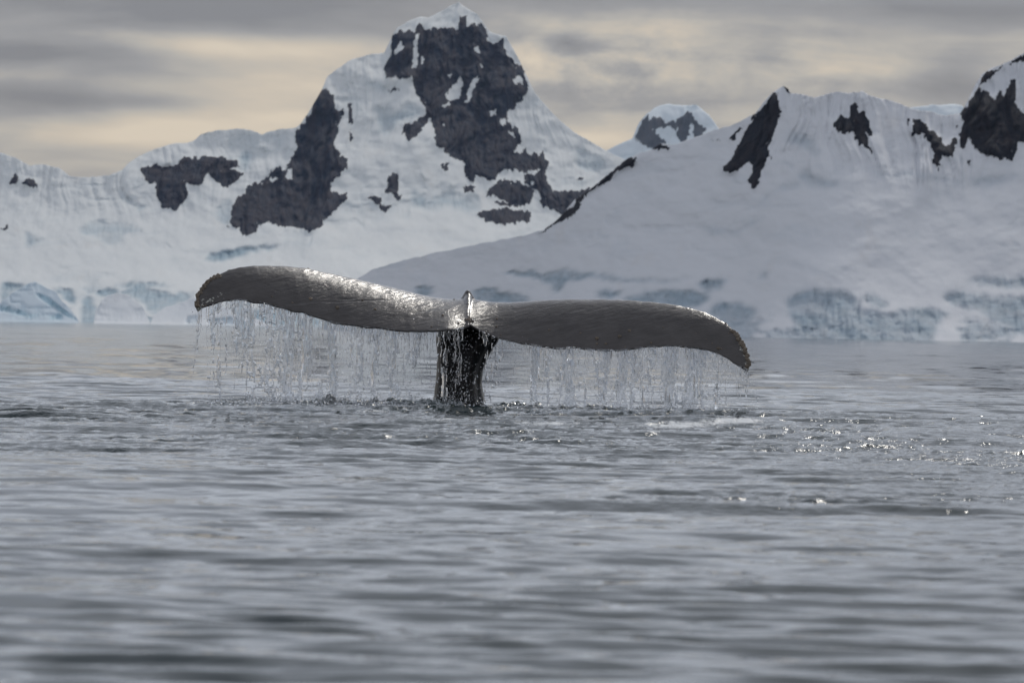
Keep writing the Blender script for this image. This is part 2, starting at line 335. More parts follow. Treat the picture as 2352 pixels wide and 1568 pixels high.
mountain('snowy_mountain', -620, 1800, 2.6, 300, ridge_main, [(-900, 1500), (0, 1450), (800, 1500), (2100, 1700)], (6.5, 1.1, 170), ROCKS_MAIN, SNOWS_MAIN, ICE_MAIN, m_main, seed=11, front=100, crevs=.6, flute=1.7,
         kind='structure', label='tall snow covered peak with a broad dark brown rock face')

RK_D = [R_([(315,455),(330,400),(380,335),(378,370),(410,345),(440,345),(480,385),(530,355),(560,355),(590,315),(610,330),(640,380),(688,410),(660,440),(620,472),(620,390),(595,390),(600,440),(560,492),(530,450),(540,410),(430,400),(430,450),(490,500),(380,520),(345,490)])]
m_far = terrain_mat('far_snow_rock', 0.4, (.80, .85, .88), (.56, .70, .76), (.075, .078, .095), (.10, .09, .10))
mountain('distant_mountain', 1200, 2500, 4, 110, [(1200, 480)] + R_([(100,560),(170,520),(300,462),(330,388),(370,338),(420,300),(480,283),(560,288),(640,290),(700,338),(750,408),(900,500),(1500,380),(1700,320),(1760,298),(1830,290),(1960,284),(2020,290),(2150,380)]) + [(2500, 420)],
         3300, (5, 1.2, 160), RK_D, [], [], m_far, seed=33, flute=.4, warp=5, kind='structure', label='small distant snow peak with rock patches behind the ridge')

ROCKS_R = [
 R_([(1040,225),(1062,240),(1065,290),(1088,330),(1065,370),(1030,450),(1010,540),(990,600),(970,620),(962,680),(935,728),(903,690),(935,650),(920,590),(890,590),(860,625),(790,638),(780,610),(830,550),(880,450),(930,370),(960,320),(1000,270)]),
 R_([(1085,190),(1115,200),(1122,228),(1100,215)]),
 R_([(1345,400),(1390,350),(1440,345),(1438,280),(1468,272),(1482,340),(1500,318),(1545,390),(1562,440),(1550,460),(1510,420),(1530,480),(1557,558),(1500,490),(1465,480),(1455,420),(1430,435),(1370,430)]),
 R_([(1760,445),(1768,358),(1820,380),(1890,440),(1940,500),(1988,500),(1975,558),(1920,560),(1905,618),(1868,600),(1875,550),(1860,480),(1820,445)]), R_([(1732,355),(1750,360),(1745,402),(1733,395)]),
 R_([(1968,455),(1992,460),(1992,500),(1965,500)]), R_([(1985,395),(2000,395),(1995,425)]),
 R_([(2008,510),(2008,440),(2030,370),(2020,330),(2060,270),(2110,195),(2160,230),(2190,265),(2230,200),(2250,255),(2272,168),(2300,168),(2298,250),(2312,300),(2347,330),(2500,360),(2480,480),(2400,470),(2325,480),(2290,578),(2220,560),(2140,540),(2080,520),(2060,460),(2030,515)]),
 R_([(2105,195),(2140,125),(2235,85),(2190,130),(2130,185)]), R_([(2265,72),(2320,40),(2347,10),(2480,-60),(2500,60),(2350,66)]), R_([(2042,570),(2062,570),(2058,605),(2040,600)]),
 R_([(1965,325),(2000,325),(1990,345)]), R_([(1110,1600),(1112,1600),(1111,1601)]),
 R_([(-20,880),(0,780),(100,712),(190,632),(250,582),(322,545),(310,600),(250,622),(200,652),(190,690),(110,722),(20,795),(15,835)]),
 R_([(380,522),(435,483),(490,500),(500,512)]), R_([(800,468),(850,418),(892,398),(840,442),(832,468)]), R_([(715,478),(758,464),(762,474)]), R_([(925,345),(955,340),(935,370),(915,370)]),
 B_([(1500,1460),(1620,1345),(1745,1270),(1755,1290),(1710,1352),(1600,1405)]), R_([(1010,552),(1030,555),(1022,570)]),
]
ICE_R = [R_([(1100,1310),(1160,1275),(1260,1255),(1400,1262),(1470,1285),(1490,1350),(1560,1362),(1640,1382),(1700,1362),(1850,1345),(1960,1370),(1900,1420),(1870,1540),(1180,1540),(1170,1460),(1120,1380)]),
 R_([(250,1300),(350,1270),(480,1256),(620,1262),(700,1285),(690,1310),(650,1350),(300,1350)]),
 R_([(1930,1290),(2000,1265),(2150,1290),(2347,1290),(2600,1280),(2600,1540),(2347,1500),(2300,1480),(2150,1390),(1940,1320)]),
 R_([(2030,1210),(2160,1190),(2500,1190),(2500,1245),(2200,1240)]),
 W_([(-60,240),(50,255),(60,300),(-60,330)]), W_([(320,270),(400,255),(480,260),(560,290),(640,290),(700,330),(720,360),(330,350)]),
 W_([(500,160),(620,140),(800,150),(950,135),(1100,150),(1190,165),(1050,190),(950,200),(900,290),(830,240),(700,180)]), W_([(1150,280),(1200,260),(1330,280),(1300,320),(1160,320)]),
 R_([(690,1365),(760,1320),(850,1325),(950,1350),(940,1400),(850,1465),(800,1440)]), R_([(640,1225),(720,1190),(800,1200),(770,1240),(700,1270)]),
 R_([(1020,745),(1100,700),(1165,695),(1170,650),(1210,615),(1232,660),(1380,690),(1370,718),(1240,722),(1190,690),(1140,732)]),
 R_([(1103,592),(1142,592),(1132,622)]), R_([(968,1168),(1002,1162),(1002,1198),(975,1195)]), R_([(895,1160),(925,1162),(915,1175)]),
 R_([(1090,470),(1140,420),(1230,460),(1300,545),(1250,560),(1180,500)]), R_([(1490,1270),(1600,1290),(1640,1340),(1600,1350),(1540,1330)]),
 R_([(630,920),(690,925),(850,945),(960,880),(1000,858),(960,895),(860,958),(730,962)]), R_([(0,1175),(120,1165),(250,1195),(500,1200),(650,1190),(480,1212),(240,1210)]),
 R_([(1040,740),(1010,770),(955,805),(990,770)]), R_([(1480,590),(1600,650),(1800,640),(2000,680),(2340,650),(2200,700),(1980,700),(1790,655),(1600,665)])]
ridge_R = ([(690, 775), (740, 752), (760, 715), (790, 670), (820, 640), (850, 621), (900, 605), (1000, 580), (1100, 560), (1200, 541), (1250, 527), (1285, 500)] +
 R_([(0,780),(100,712),(190,635),(250,585),(320,545),(400,520),(450,490),(520,495),(600,470),(660,445),(750,412),(800,400),(880,365),(940,335),(985,275),(1030,228),(1060,205),(1090,190),(1115,203),(1128,228),(1180,233),(1250,248),(1310,232),(1370,217),(1430,226),(1480,222),(1498,214),(1540,240),(1600,255),(1650,262),(1720,290),(1760,305),(1810,318),(1870,325),(1940,345),(1990,335),(2015,335),(2050,270),(2090,190),(2130,120),(2200,85),(2260,65),(2347,15)]) +
 [(2450, 60), (2600, 90), (2750, 60), (2950, 120), (3150, 200)])
m_R = terrain_mat('glacier_snow_rock', 0.075, (.73, .74, .77), (.31, .375, .43), (.014, .017, .028), (.030, .025, .032))
mountain('glacier_slope', 690, 3150, 3.2, 235, ridge_R, [(690, 680), (1300, 570), (1900, 520), (2500, 540), (3150, 620)], (2.8, 1.0, 190), ROCKS_R, [], ICE_R, m_R, seed=71,
         relief=.55, flute=5.0, fl=(.60, .80), flx=1690, icein=7, front=85, crevs=.35, kind='structure', label='smooth snow covered glacier slope with fluted ridge at the right')

# floating ice and rounded snow banks at the foot of the far shore
m_berg = terrain_mat('berg_ice', 0.15, (.66, .74, .80), (.42, .56, .63), *RC)
m_bank = terrain_mat('bank_snow', 0.15, (.78, .80, .82), (.62, .68, .72), *RC)
def profile(P): return P
mountain('iceberg', -260, 184, 1.6, 70, [(-262, 745), (-200, 690), (-120, 668), (-60, 700)] + K_([(0,385),(100,305),(200,240),(255,228),(340,278),(400,300),(450,368),(510,428),(560,490),(575,530)]), 1330, (3, 1.3, 30),
         [], [], [K_([(250,310),(330,330),(420,400),(520,470),(560,510),(480,480),(400,420),(300,360)]), K_([(0,400),(80,420),(200,460),(300,480),(200,490),(0,440)]), K_([(360,480),(450,470),(440,510),(360,505)])], m_berg, seed=91, relief=.25, flute=.3, icein=8, warp=2,
         label='pale blue sloping iceberg at the far shore, at the left edge of the view', category='iceberg')
mountain('snow_bank', 214, 348, 1.6, 50, K_([(676,540),(690,455),(735,365),(790,326),(870,316),(930,334),(975,352),(1030,405),(1070,480),(1094,540)]), 1280, (4, 1.6, 25), [], [], [], m_bank, seed=93, relief=.5, flute=.3, ridge_noise=2.2, crevs=.6, warp=1,
         label='rounded white snow dome on the far shore between iceberg and tail fluke', category='snow bank')
mountain('snow_bank', 344, 640, 1.6, 50, K_([(1086,545),(1110,470),(1180,425),(1250,395),(1330,365),(1400,350),(1500,365),(1650,430),(1800,470),(1900,520),(2010,560)]), 1300, (4, 1.6, 25), [], [], [[(480,735),(530,728),(560,745),(480,750)], [(430,728),(455,726),(450,745),(425,745)]], m_bank, seed=95, relief=.5, flute=.3, ridge_noise=2.2, crevs=.6, warp=1,
         label='wide low snow bank on the far shore just behind the left fluke tip', category='snow bank')

# ---------------------------------------------------------------- the sea
def tile(Nn, L, lo, hi, p, wd, spread, seed, rms):
    rg = np.random.default_rng(seed)
    k = np.fft.fftfreq(Nn, L / Nn) * 2 * np.pi; kx, ky = np.meshgrid(k, k)
    K = np.hypot(kx, ky) + 1e-9
    th = np.arctan2(ky, kx) - wd
    A = K ** (-p) * np.exp(-(K * lo / 2 / np.pi) ** 2 * .6) * np.exp(-(2 * np.pi / hi / K) ** 2) * (np.abs(np.cos(th)) ** spread + .03)
    Z = np.fft.ifft2(A * (rg.normal(size=K.shape) + 1j * rg.normal(size=K.shape))).real
    return Z * rms / Z.std(), L
def samp(tl, x, y):
    Z, L = tl; n = Z.shape[0]; a = (x / L * n); b = (y / L * n)
    ia = np.floor(a).astype(int); ib = np.floor(b).astype(int); fa = a - ia; fb = b - ib
    ia %= n; ib %= n; i2 = (ia + 1) % n; j2 = (ib + 1) % n
    return (Z[ib, ia] * (1 - fa) + Z[ib, i2] * fa) * (1 - fb) + (Z[j2, ia] * (1 - fa) + Z[j2, i2] * fa) * fb
t_big = tile(1024, 61., 1.6, 9., 1.9, R(97), 3, 5, 1.0)
t_mid = tile(1024, 19., .22, 1.1, 1.7, R(86), 9, 6, 1.0)
t_sml = tile(1024, 9.7, .09, .35, 1.6, R(80), 2, 7, 1.0)
t_chp = tile(1024, 13.3, .10, .55, 1.3, R(95), 2.0, 8, 1.0)
t_md2 = tile(1024, 31., .6, 2.6, 1.6, R(98), 6, 15, 1.0)
t_str = tile(1024, 11., .11, .50, 1.5, R(88), 14, 25, 1.0)
t_cap = tile(768, 5.3, .05, .16, 1.2, R(70), .6, 9, 1.0)

sp = [6.3]
while sp[-1] < 42: sp.append(sp[-1] * 1.0021 if sp[-1] > 14 else sp[-1] * 1.0032)
while sp[-1] < 2600: sp.append(sp[-1] * 1.0085)
YS = np.array(sp); TX = np.linspace(-0.148, 0.148, 520)
GY = np.repeat(YS[:, None], len(TX), 1); GX = GY * TX[None]
def rough_mask(x, y):
    """where the surfacing whale has roughened the water"""
    px_, py_ = proj(np.stack([x, y, np.zeros_like(x)], -1))
    n = fbm(x / 1.6, y / 2.6, 201, 4)
    a = sstep(31.5, 29.0, y + .5 * n) * sstep(17.5, 21.5, y - 0.5 * x * 0 + 2.2 * n)
    a = a * (0.55 + 0.45 * sstep(-.3, .35, fbm(x / .9, y / 2.2, 203, 3)))
    core = np.exp(-((y - 29.3) / 1.0) ** 2) * sstep(3.0, 1.9, np.abs(x + 0.15))
    right = sstep(.0, 2.2, x) * sstep(14.5, 16.5, y + n) * sstep(23, 19, y + n) * .65
    strip = np.exp(-((y - 13.9 - .25 * x + .9 * n) / (.7 + .5 * n)) ** 2) * sstep(-.8, 1.1, x) * (.45 + .5 * sstep(-.3, .3, fbm(x / .5, y / 1.1, 207, 3)))
    return a, core, right, strip
def sea_height(x, y):
    far = sstep(160, 45, y)
    z = samp(t_big, x, y) * .010 * sstep(900, 120, y)
    calm = .55 + .6 * sstep(-.4, .4, fbm(x / 3.1, y / 7.0, 301, 3))
    z = z + samp(t_md2, x, y) * .0066 * sstep(600, 60, y) * (1 - .5 * sstep(19, 12, y))
    z = z + samp(t_str, x, y) * (.0011 + .0022 * sstep(22, 12, y)) * (.5 + .8 * sstep(-.4, .5, fbm(x / 2.2, y / 5.0, 305, 3))) * sstep(85, 24, y)
    z = z + samp(t_mid, x, y) * (1 - .1 * sstep(19, 12, y)) * .0078 * calm * sstep(220, 30, y)
    z = z + samp(t_sml, x, y) * .0012 * (1 + .6 * sstep(19, 12, y)) * calm * sstep(60, 20, y)
    a, core, rgt, strip = rough_mask(x, y)
    ch = samp(t_chp, x, y); chs = .7 - np.abs(ch) * 1.2 + .4 * ch
    z = z + chs * (.0078 * a + .0085 * core + .0035 * rgt + .0015 * strip)
    z = z + samp(t_cap, x, y) * (.0018 * a + .0035 * core + .0028 * rgt + .0034 * strip)
    # low swell raised by the dive
    w = fbm(x / 2.4, x * 0, 401, 3)
    z = z + .030 * np.exp(-((y - 28.5 - .5 * w) / .9) ** 2) + .018 * np.exp(-((y - 25.0 + .7 * w + .1 * x) / 1.0) ** 2) * (1 + w)
    z = z + .05 * np.exp(-((y - 28.3) / .55) ** 2) * np.exp(-((x + 1.45 + .1) / .35) ** 2) * .6
    return z
GZ = sea_height(GX, GY)
a_, core_, rgt_, strip_ = rough_mask(GX, GY)
px_, py_ = proj(np.stack([GX, GY, GZ], -1))
fo = np.zeros_like(GX)
def fpatch(cx, cy, sx, sy, a):
    global fo
    fo = np.maximum(fo, a * np.exp(-((px_ - cx) / sx) ** 2 - ((py_ - cy) / sy) ** 2))
for p_ in [(1260, 972, 120, 7, .9), (1560, 975, 130, 12, 1.0), (1680, 966, 110, 12, 1.0), (1500, 990, 90, 5, .7), (1790, 985, 90, 9, .6), (1010, 963, 90, 7, .7), (860, 945, 120, 8, .75), (700, 952, 70, 6, .6),
           (900, 930, 160, 10, .7), (1150, 955, 80, 6, .5), (1290, 950, 120, 8, .5), (1420, 957, 60, 8, .6), (560, 950, 100, 6, .5)]: fpatch(*p_)
rough_at = np.clip(a_ + core_ + rgt_ + strip_, 0, 1)
V = np.stack([GX, GY, GZ], -1).reshape(-1, 3); nv = len(V)
# the open sea outside the finely modelled water, one step lower
ox = [-30000, -2000, -200, -30, -4, 4, 30, 200, 2000, 30000]; oy = [-3000, -300, -20, 0, 20, 100, 600, 3000, 12000, 45000]
OX, OY = np.meshgrid(ox, oy); V2 = np.stack([OX, OY, np.full(OX.shape, -.13)], -1).reshape(-1, 3)
Q = np.concatenate([gridq(len(YS), len(TX)), gridq(len(oy), len(ox), nv)])
zer = np.zeros(len(V2))
sea_me = mesh_np('sea', np.concatenate([V, V2.astype(float)]), Q, True, {'foam': np.concatenate([fo.ravel(), zer]), 'rough': np.concatenate([rough_at.ravel(), zer])})
m_sea, t, b = newmat('sea_water')
g = t.nodes.new('ShaderNodeNewGeometry').outputs['Position']
b.inputs['Base Color'].default_value = (.010, .020, .022, 1); b.inputs['IOR'].default_value = 1.333
fm = attr(t, 'foam'); fn = NOISE(t, MAPV(t, g, scale=(1, .09, 1)), 15, 7, .75, .6)
ff = RAMP(t, MA(t, 'ADD', MA(t, 'MULTIPLY', fm, .62), MA(t, 'SUBTRACT', fn, .5)), [(.33, 0.0), (.58, 1.0)])
ff = MA(t, 'MULTIPLY', ff, MA(t, 'MULTIPLY', fm, 1.6, clamp=True))
t.links.new(MIXC(t, ff, (.012, .024, .026), (.62, .65, .68)), b.inputs['Base Color'])
t.links.new(MA(t, 'ADD', MA(t, 'MULTIPLY', ff, .5), .05), b.inputs['Roughness'])
rip = NOISE(t, MAPV(t, g, scale=(.55, 1.3, 1), rot=(0, 0, R(8))), 2.4, 4, .55, .3)
rip2 = NOISE(t, MAPV(t, g, scale=(.5, .5, .5)), 55, 3, .6)
hh = MA(t, 'ADD', MA(t, 'MULTIPLY', rip, .018), MA(t, 'MULTIPLY', rip2, MA(t, 'ADD', MA(t, 'MULTIPLY', attr(t, 'rough'), .0090), .00012)))
t.links.new(bump(t, hh, 1.0, 1.0), b.inputs['Normal'])
link('sea', sea_me, m_sea, kind='structure', label='calm grey rippled sea with roughened water around the tail')

# ---------------------------------------------------------------- the whale
c1 = lambda P: np.array([(402 + x * .29297, 574.2 + y * .29297) for x, y in P])
c2 = lambda P: np.array([(976.1 + x * .34179, 574.2 + y * .34179) for x, y in P])
leadL = c1([(2300,382),(2200,384),(2100,380),(2000,365),(1850,330),(1700,290),(1500,245),(1300,200),(1130,162),(1000,138),(900,128),(800,123),(700,121),(600,123),(500,135),(420,155),(340,190),(280,222),(230,265),(195,312),(168,355),(158,400),(160,430),(175,450)])
trailL = c1([(2308,592),(2280,602),(2200,620),(2100,626),(2000,631),(1900,633),(1800,630),(1700,620),(1600,605),(1500,600),(1350,577),(1240,565),(1150,535),(1060,510),(1000,485),(920,475),(850,455),(760,430),(700,410),(600,400),(550,388),(500,385),(450,393),(400,395),(350,405),(300,425),(240,437),(190,450)])
leadR = c2([(290,330),(350,334),(420,345),(500,352),(600,350),(700,343),(800,337),(900,332),(1000,330),(1150,330),(1300,333),(1400,338),(1500,345),(1600,357),(1700,370),(1800,393),(1880,415),(1950,450),(2030,495),(2080,540),(2120,580),(2145,630),(2165,680),(2188,730),(2185,770),(2170,795)])
trailR = c2([(305,502),(330,517),(370,540),(420,560),(480,585),(560,605),(650,622),(750,638),(850,655),(930,658),(980,648),(1060,658),(1150,667),(1250,670),(1300,672),(1400,660),(1500,648),(1600,643),(1700,642),(1800,652),(1900,670),(1980,700),(2030,720),(2080,760),(2130,785),(2160,797)])
def resample(P, n):
    d = np.r_[0, np.cumsum(np.hypot(*np.diff(P, axis=0).T))]; s = np.linspace(0, d[-1], n)
    return np.stack([np.interp(s, d, P[:, 0]), np.interp(s, d, P[:, 1])], 1)
NS, NT = 260, 34
def lobe(lead, trail, seed):
    wnotch = .05 if seed == 501 else .42
    Lp = resample(lead, NS); Tp = resample(trail, NS); s = np.linspace(0, 1, NS)
    nick = 1.8 * fbm(s * 34, s * 0, seed, 3) * sstep(0, .05, s) * sstep(1, .96, s)     # nicked trailing edge
    YL = 29.92 - .66 * s ** 1.9; YT = 29.24 + .02 * s + (.14 if seed == 501 else .20) * np.exp(-(s / wnotch) ** 2)
    tt = np.linspace(0, 1, NT)[None] ** 1.25; S = s[:, None]
    gx = tt; gy = tt ** (1.72 - .35 * S)
    PX = Lp[:, :1] + (Tp[:, :1] - Lp[:, :1]) * gx; PY = Lp[:, 1:] + (Tp[:, 1:] - Lp[:, 1:]) * gy
    Y = YL[:, None] + (YT - YL)[:, None] * tt
    PY = PY + nick[:, None] * tt ** 9
    # shallow hollows and swellings of the blade
    PY = PY + (tt * (1 - tt) * 4) * (.9 * fbm(S * 3 + 0 * tt, tt * 2.2, seed + 3, 2) + (1.0 if seed == 501 else 0.0) * np.exp(-((S - .10) / .09) ** 2) * tt ** .8)
    top = at(PX, PY, Y)
    th = (.17 - .125 * S) * (2.1 * np.sqrt(tt) * (1 - tt) ** 1.1) + .016 - .004 * S
    bot = top + np.array([0, .42, -.90]) * th[..., None]
    bot[:, -1] = top[:, -1] + np.array([0, .012, -.014])
    return top, bot
def lobe_mesh(lead, trail, seed):
    top, bot = lobe(lead, trail, seed)
    V = np.concatenate([top, bot[:, ::-1]], 1)      # closed ring per station
    n = V.shape[1]; i = np.arange(NS - 1)[:, None] * n + np.arange(n)[None]; j = np.arange(NS - 1)[:, None] * n + (np.arange(n)[None] + 1) % n
    Q = np.stack([i, j, j + n, i + n], -1).reshape(-1, 4)
    V = V.reshape(-1, 3)
    a = V[:n].mean(0); z = V[-n:].mean(0); V = np.concatenate([V, [a, z]]); ia, iz = len(V) - 2, len(V) - 1
    k = np.arange(n); k2 = (k + 1) % n
    T = np.concatenate([np.stack([k2, k, np.full(n, ia)], -1), np.stack([k + (NS - 1) * n, k2 + (NS - 1) * n, np.full(n, iz)], -1)])
    return V, Q, T
def tube(rings):
    V = np.concatenate(rings); n = len(rings[0]); m_ = len(rings)
    i = np.arange(m_ - 1)[:, None] * n + np.arange(n)[None]; j = np.arange(m_ - 1)[:, None] * n + (np.arange(n)[None] + 1) % n
    Q = np.stack([i, j, j + n, i + n], -1).reshape(-1, 4)
    V = np.concatenate([V, [rings[0].mean(0), rings[-1].mean(0)]]); ia, iz = len(V) - 2, len(V) - 1
    k = np.arange(n); k2 = (k + 1) % n
    T = np.concatenate([np.stack([k2, k, np.full(n, ia)], -1), np.stack([k + (m_ - 1) * n, k2 + (m_ - 1) * n, np.full(n, iz)], -1)])
    return V, Q, T
def ped():
    tab = np.array([(1160, 962, 1138), (1000, 985, 1118), (945, 990, 1113), (925, 993, 1116), (905, 997, 1111), (880, 1000, 1107), (850, 1003, 1110), (835, 1003, 1116), (820, 1004, 1122), (800, 1003, 1133), (785, 1001, 1144), (768, 1002, 1152), (750, 1008, 1158), (728, 1022, 1140)], float)
    rings = []
    for py in np.linspace(1160, 728, 110):
        l = np.interp(py, tab[::-1, 0], tab[::-1, 1]); r = np.interp(py, tab[::-1, 0], tab[::-1, 2])
        yc = np.interp(py, [728, 770, 800, 1160], [29.95, 29.90, 29.93, 30.02]); dep = np.interp(py, [728, 770, 800, 1160], [.17, .22, .27, .42])
        a = np.linspace(0, 2 * np.pi, 96, endpoint=False)
        f = 1 + .05 * np.cos(a * 2) + .0 * a
        # a keel in front and soft lengthwise folds, stronger on the right
        fold = .045 * np.sin(a * 9 + py * .006) * sstep(-.2, .9, np.cos(a)) + .006 * np.sin(a * 13 + 1) 
        keel = .10 * np.exp(-((a - 1.5 * np.pi - .25) / .22) ** 2)
        rr = f + fold + keel
        base = at(np.array([(l + r) / 2]), np.array([py]), np.array([yc]))[0]
        hw = (r - l) / 2 / F * yc
        rings.append(base + np.stack([hw * np.sign(np.cos(a)) * np.abs(np.cos(a)) ** .72 * (1 + fold * .4), dep * np.sign(np.sin(a)) * np.abs(np.sin(a)) ** .8 * rr, 0 * a], 1))
    return tube(rings)
def ridge_tube():
    path = [(1079, 744, 29.47, .014), (1077, 731, 29.55, .014), (1076, 716, 29.64, .020), (1075, 703, 29.73, .028), (1075, 692, 29.84, .032), (1075, 684, 29.92, .030), (1075, 675, 29.96, .018)]
    c = [at(np.array([p[0]]), np.array([p[1]]), np.array([p[2]]))[0] for p in path]; rings = []
    for k, (p, q) in enumerate(zip(c, path)):
        d = c[min(k + 1, len(c) - 1)] - c[max(k - 1, 0)]; d /= np.linalg.norm(d); x = np.array([1., 0, 0]); nn = np.cross(x, d); nn /= np.linalg.norm(nn)
        a = np.linspace(0, 2 * np.pi, 24, endpoint=False)
        rings.append(p + q[3] * (np.cos(a)[:, None] * x * .9 + np.sin(a)[:, None] * nn))
    return tube(rings)
def knuckle():
    rings = []
    for py, hw in [(704, 34), (697, 29), (691, 22), (685, 16), (680, 12.5), (675, 9.5), (671, 7.2), (668, 4.8), (666.5, 2.4)]:
        a = np.linspace(0, 2 * np.pi, 24, endpoint=False)
        base = at(np.array([1074.5]), np.array([py]), np.array([29.97]))[0]; w_ = hw / 300
        rings.append(base + np.stack([w_ * np.cos(a), (w_ * .75 + .02) * np.sin(a), 0 * a], 1))
    return tube(rings)
Vs, Qs, Ts, off = [], [], [], 0
for V, Q, T in [lobe_mesh(leadL, trailL, 501), lobe_mesh(leadR, trailR, 502), ped(), ridge_tube(), knuckle()]:
    Vs.append(V); Qs.append(Q + off); Ts.append(T + off); off += len(V)
me0 = mesh_np('body_raw', np.concatenate(Vs), np.concatenate(Qs), T=np.concatenate(Ts))
import bmesh
bm = bmesh.new(); bm.from_mesh(me0)
bmesh.ops.recalc_face_normals(bm, faces=bm.faces); bm.to_mesh(me0); bm.free()
tmp = bpy.data.objects.new('body_tmp', me0); COL.objects.link(tmp)
md = tmp.modifiers.new('r', 'REMESH'); md.mode = 'VOXEL'; md.voxel_size = .0068; md.use_smooth_shade = True
md2 = tmp.modifiers.new('s', 'SMOOTH'); md2.factor = .5; md2.iterations = 4
body_me = bpy.data.meshes.new_from_object(tmp.evaluated_get(bpy.context.evaluated_depsgraph_get()))
bpy.data.objects.remove(tmp); body_me.name = 'body'
nv = len(body_me.vertices); co = np.empty(nv * 3); body_me.vertices.foreach_get('co', co); co = co.reshape(-1, 3)
no = np.empty(nv * 3); body_me.vertices.foreach_get('normal', no); no = no.reshape(-1, 3)
bx_, by_ = proj(co)
_ta = np.concatenate([trailL[::-1], trailR[1:]]); _ta = _ta[np.argsort(_ta[:, 0])]
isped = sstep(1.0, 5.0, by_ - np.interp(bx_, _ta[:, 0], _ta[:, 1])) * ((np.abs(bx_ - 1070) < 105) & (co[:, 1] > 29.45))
wr = fbm(bx_ / 26, by_ / 9 + bx_ / 60, 601, 5)
dd = .0020 * wr * (1 - isped) + .0016 * ridged(bx_ / 40, by_ / 8 + bx_ / 35, 603, 3) * (1 - isped)
scar = c1([(870,432),(1000,418),(1150,405),(1300,408),(1450,397),(1640,390)])
sy = np.interp(bx_, scar[:, 0], scar[:, 1]); sc_ = np.exp(-((by_ - sy) / 1.3) ** 2) * ((bx_ > scar[0, 0]) & (bx_ < scar[-1, 0]))
dd += -.003 * sc_
for (qx, qy, sx, sy_, am) in [c1([(1340,385)])[0].tolist() + [16, 3, -.004], c1([(800,320)])[0].tolist() + [6, 2.5, -.005], c1([(1945,520)])[0].tolist() + [8, 4, -.004]]:
    dd += am * np.exp(-((bx_ - qx) / sx) ** 2 - ((by_ - qy) / sy_) ** 2)
co += no * dd[:, None]
body_me.vertices.foreach_set('co', co.ravel().astype(np.float32))
# white scuffs near the tips and along the left trailing edge
wm = np.zeros(nv)
tyL = np.interp(bx_, trailL[::-1, 0], trailL[::-1, 1]); 
wm = np.maximum(wm, sstep(12, 0, np.abs(bx_ - 463)) * sstep(16, 0, tyL - by_) * .9)
wm = np.maximum(wm, sstep(620, 480, bx_) * sstep(22, 2, np.abs(by_ - (tyL - 12))) * .55)
lx = np.interp(by_, leadR[-9:, 1], leadR[-9:, 0]); wm = np.maximum(wm, sstep(26, 4, np.abs(bx_ - lx)) * sstep(765, 800, by_) * (bx_ > 1600) * .75)
lx2 = np.interp(by_, leadL[::-1][:9][:, 1][::-1] if False else np.sort(leadL[-9:, 1]), leadL[-9:, 0][np.argsort(leadL[-9:, 1])]); wm = np.maximum(wm, sstep(20, 3, np.abs(bx_ - lx2)) * (bx_ < 510) * .62)
for k, a in {'ped': isped, 'scuff': wm, 'scar': sc_}.items():
    x = body_me.attributes.new(k, 'FLOAT', 'POINT'); x.data.foreach_set('value', a.astype(np.float32))
body_me.polygons.foreach_set('use_smooth', np.ones(len(body_me.polygons), bool))
body_me.update()
m_skin, t, b = newmat('whale_skin')
g = t.nodes.new('ShaderNodeNewGeometry').outputs['Position']
nz = NOISE(t, MAPV(t, g, scale=(1, 1, 1.6)), 6, 6, .62, .4); nf = NOISE(t, MAPV(t, g, scale=(.8, 1, 2.2), rot=(0, R(18), 0)), 38, 6, .68, .5)
colr = MIXC(t, RAMP(t, nz, [(.35, 0.0), (.65, 1.0)]), (.062, .056, .055), (.090, .082, .080))
colr = MIXC(t, MA(t, 'MULTIPLY', attr(t, 'scar'), .4), colr, (.16, .15, .15))
spot = RAMP(t, MA(t, 'ADD', attr(t, 'scuff'), MA(t, 'MULTIPLY', MA(t, 'SUBTRACT', NOISE(t, g, 42, 4, .7), .5), 1.6)), [(.62, 0.0), (.72, 1.0)])
colr = MIXC(t, spot, colr, (.50, .50, .45))
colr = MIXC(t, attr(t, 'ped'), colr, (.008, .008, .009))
t.links.new(colr, b.inputs['Base Color'])
t.links.new(MA(t, 'ADD', MA(t, 'MULTIPLY', nf, .26), .20), b.inputs['Roughness'])
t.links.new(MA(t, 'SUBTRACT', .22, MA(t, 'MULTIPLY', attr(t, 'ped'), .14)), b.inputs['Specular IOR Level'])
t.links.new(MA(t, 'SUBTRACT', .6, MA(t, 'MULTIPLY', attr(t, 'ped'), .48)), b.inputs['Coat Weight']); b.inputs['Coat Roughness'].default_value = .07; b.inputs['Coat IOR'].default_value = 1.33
vf = NOISE(t, MAPV(t, g, scale=(1, 1, .12)), 42, 4, .6)
hh = MA(t, 'ADD', MA(t, 'MULTIPLY', nf, MA(t, 'SUBTRACT', .0034, MA(t, 'MULTIPLY', attr(t, 'ped'), .0030))), MA(t, 'MULTIPLY', vf, MA(t, 'MULTIPLY', attr(t, 'ped'), .006)))
bn = bump(t, hh, .9, 1.0); t.links.new(bn, b.inputs['Normal']); t.links.new(bn, b.inputs['Coat Normal'])
whale = bpy.data.objects.new('whale', None); COL.objects.link(whale); whale.location = (0, 29.9, 0)
whale['label'] = 'dark grey humpback whale tail raised from the water, flukes spread'; whale['category'] = 'whale'
bpy.context.view_layer.update()
def child(name, me, mat, par, **p):
    o = link(name, me, mat if not me.materials else None, **p); o.parent = par; o.matrix_parent_inverse = par.matrix_world.inverted(); return o
child('body', body_me, m_skin, whale, label='glossy wet dark grey flukes and black tail stock')

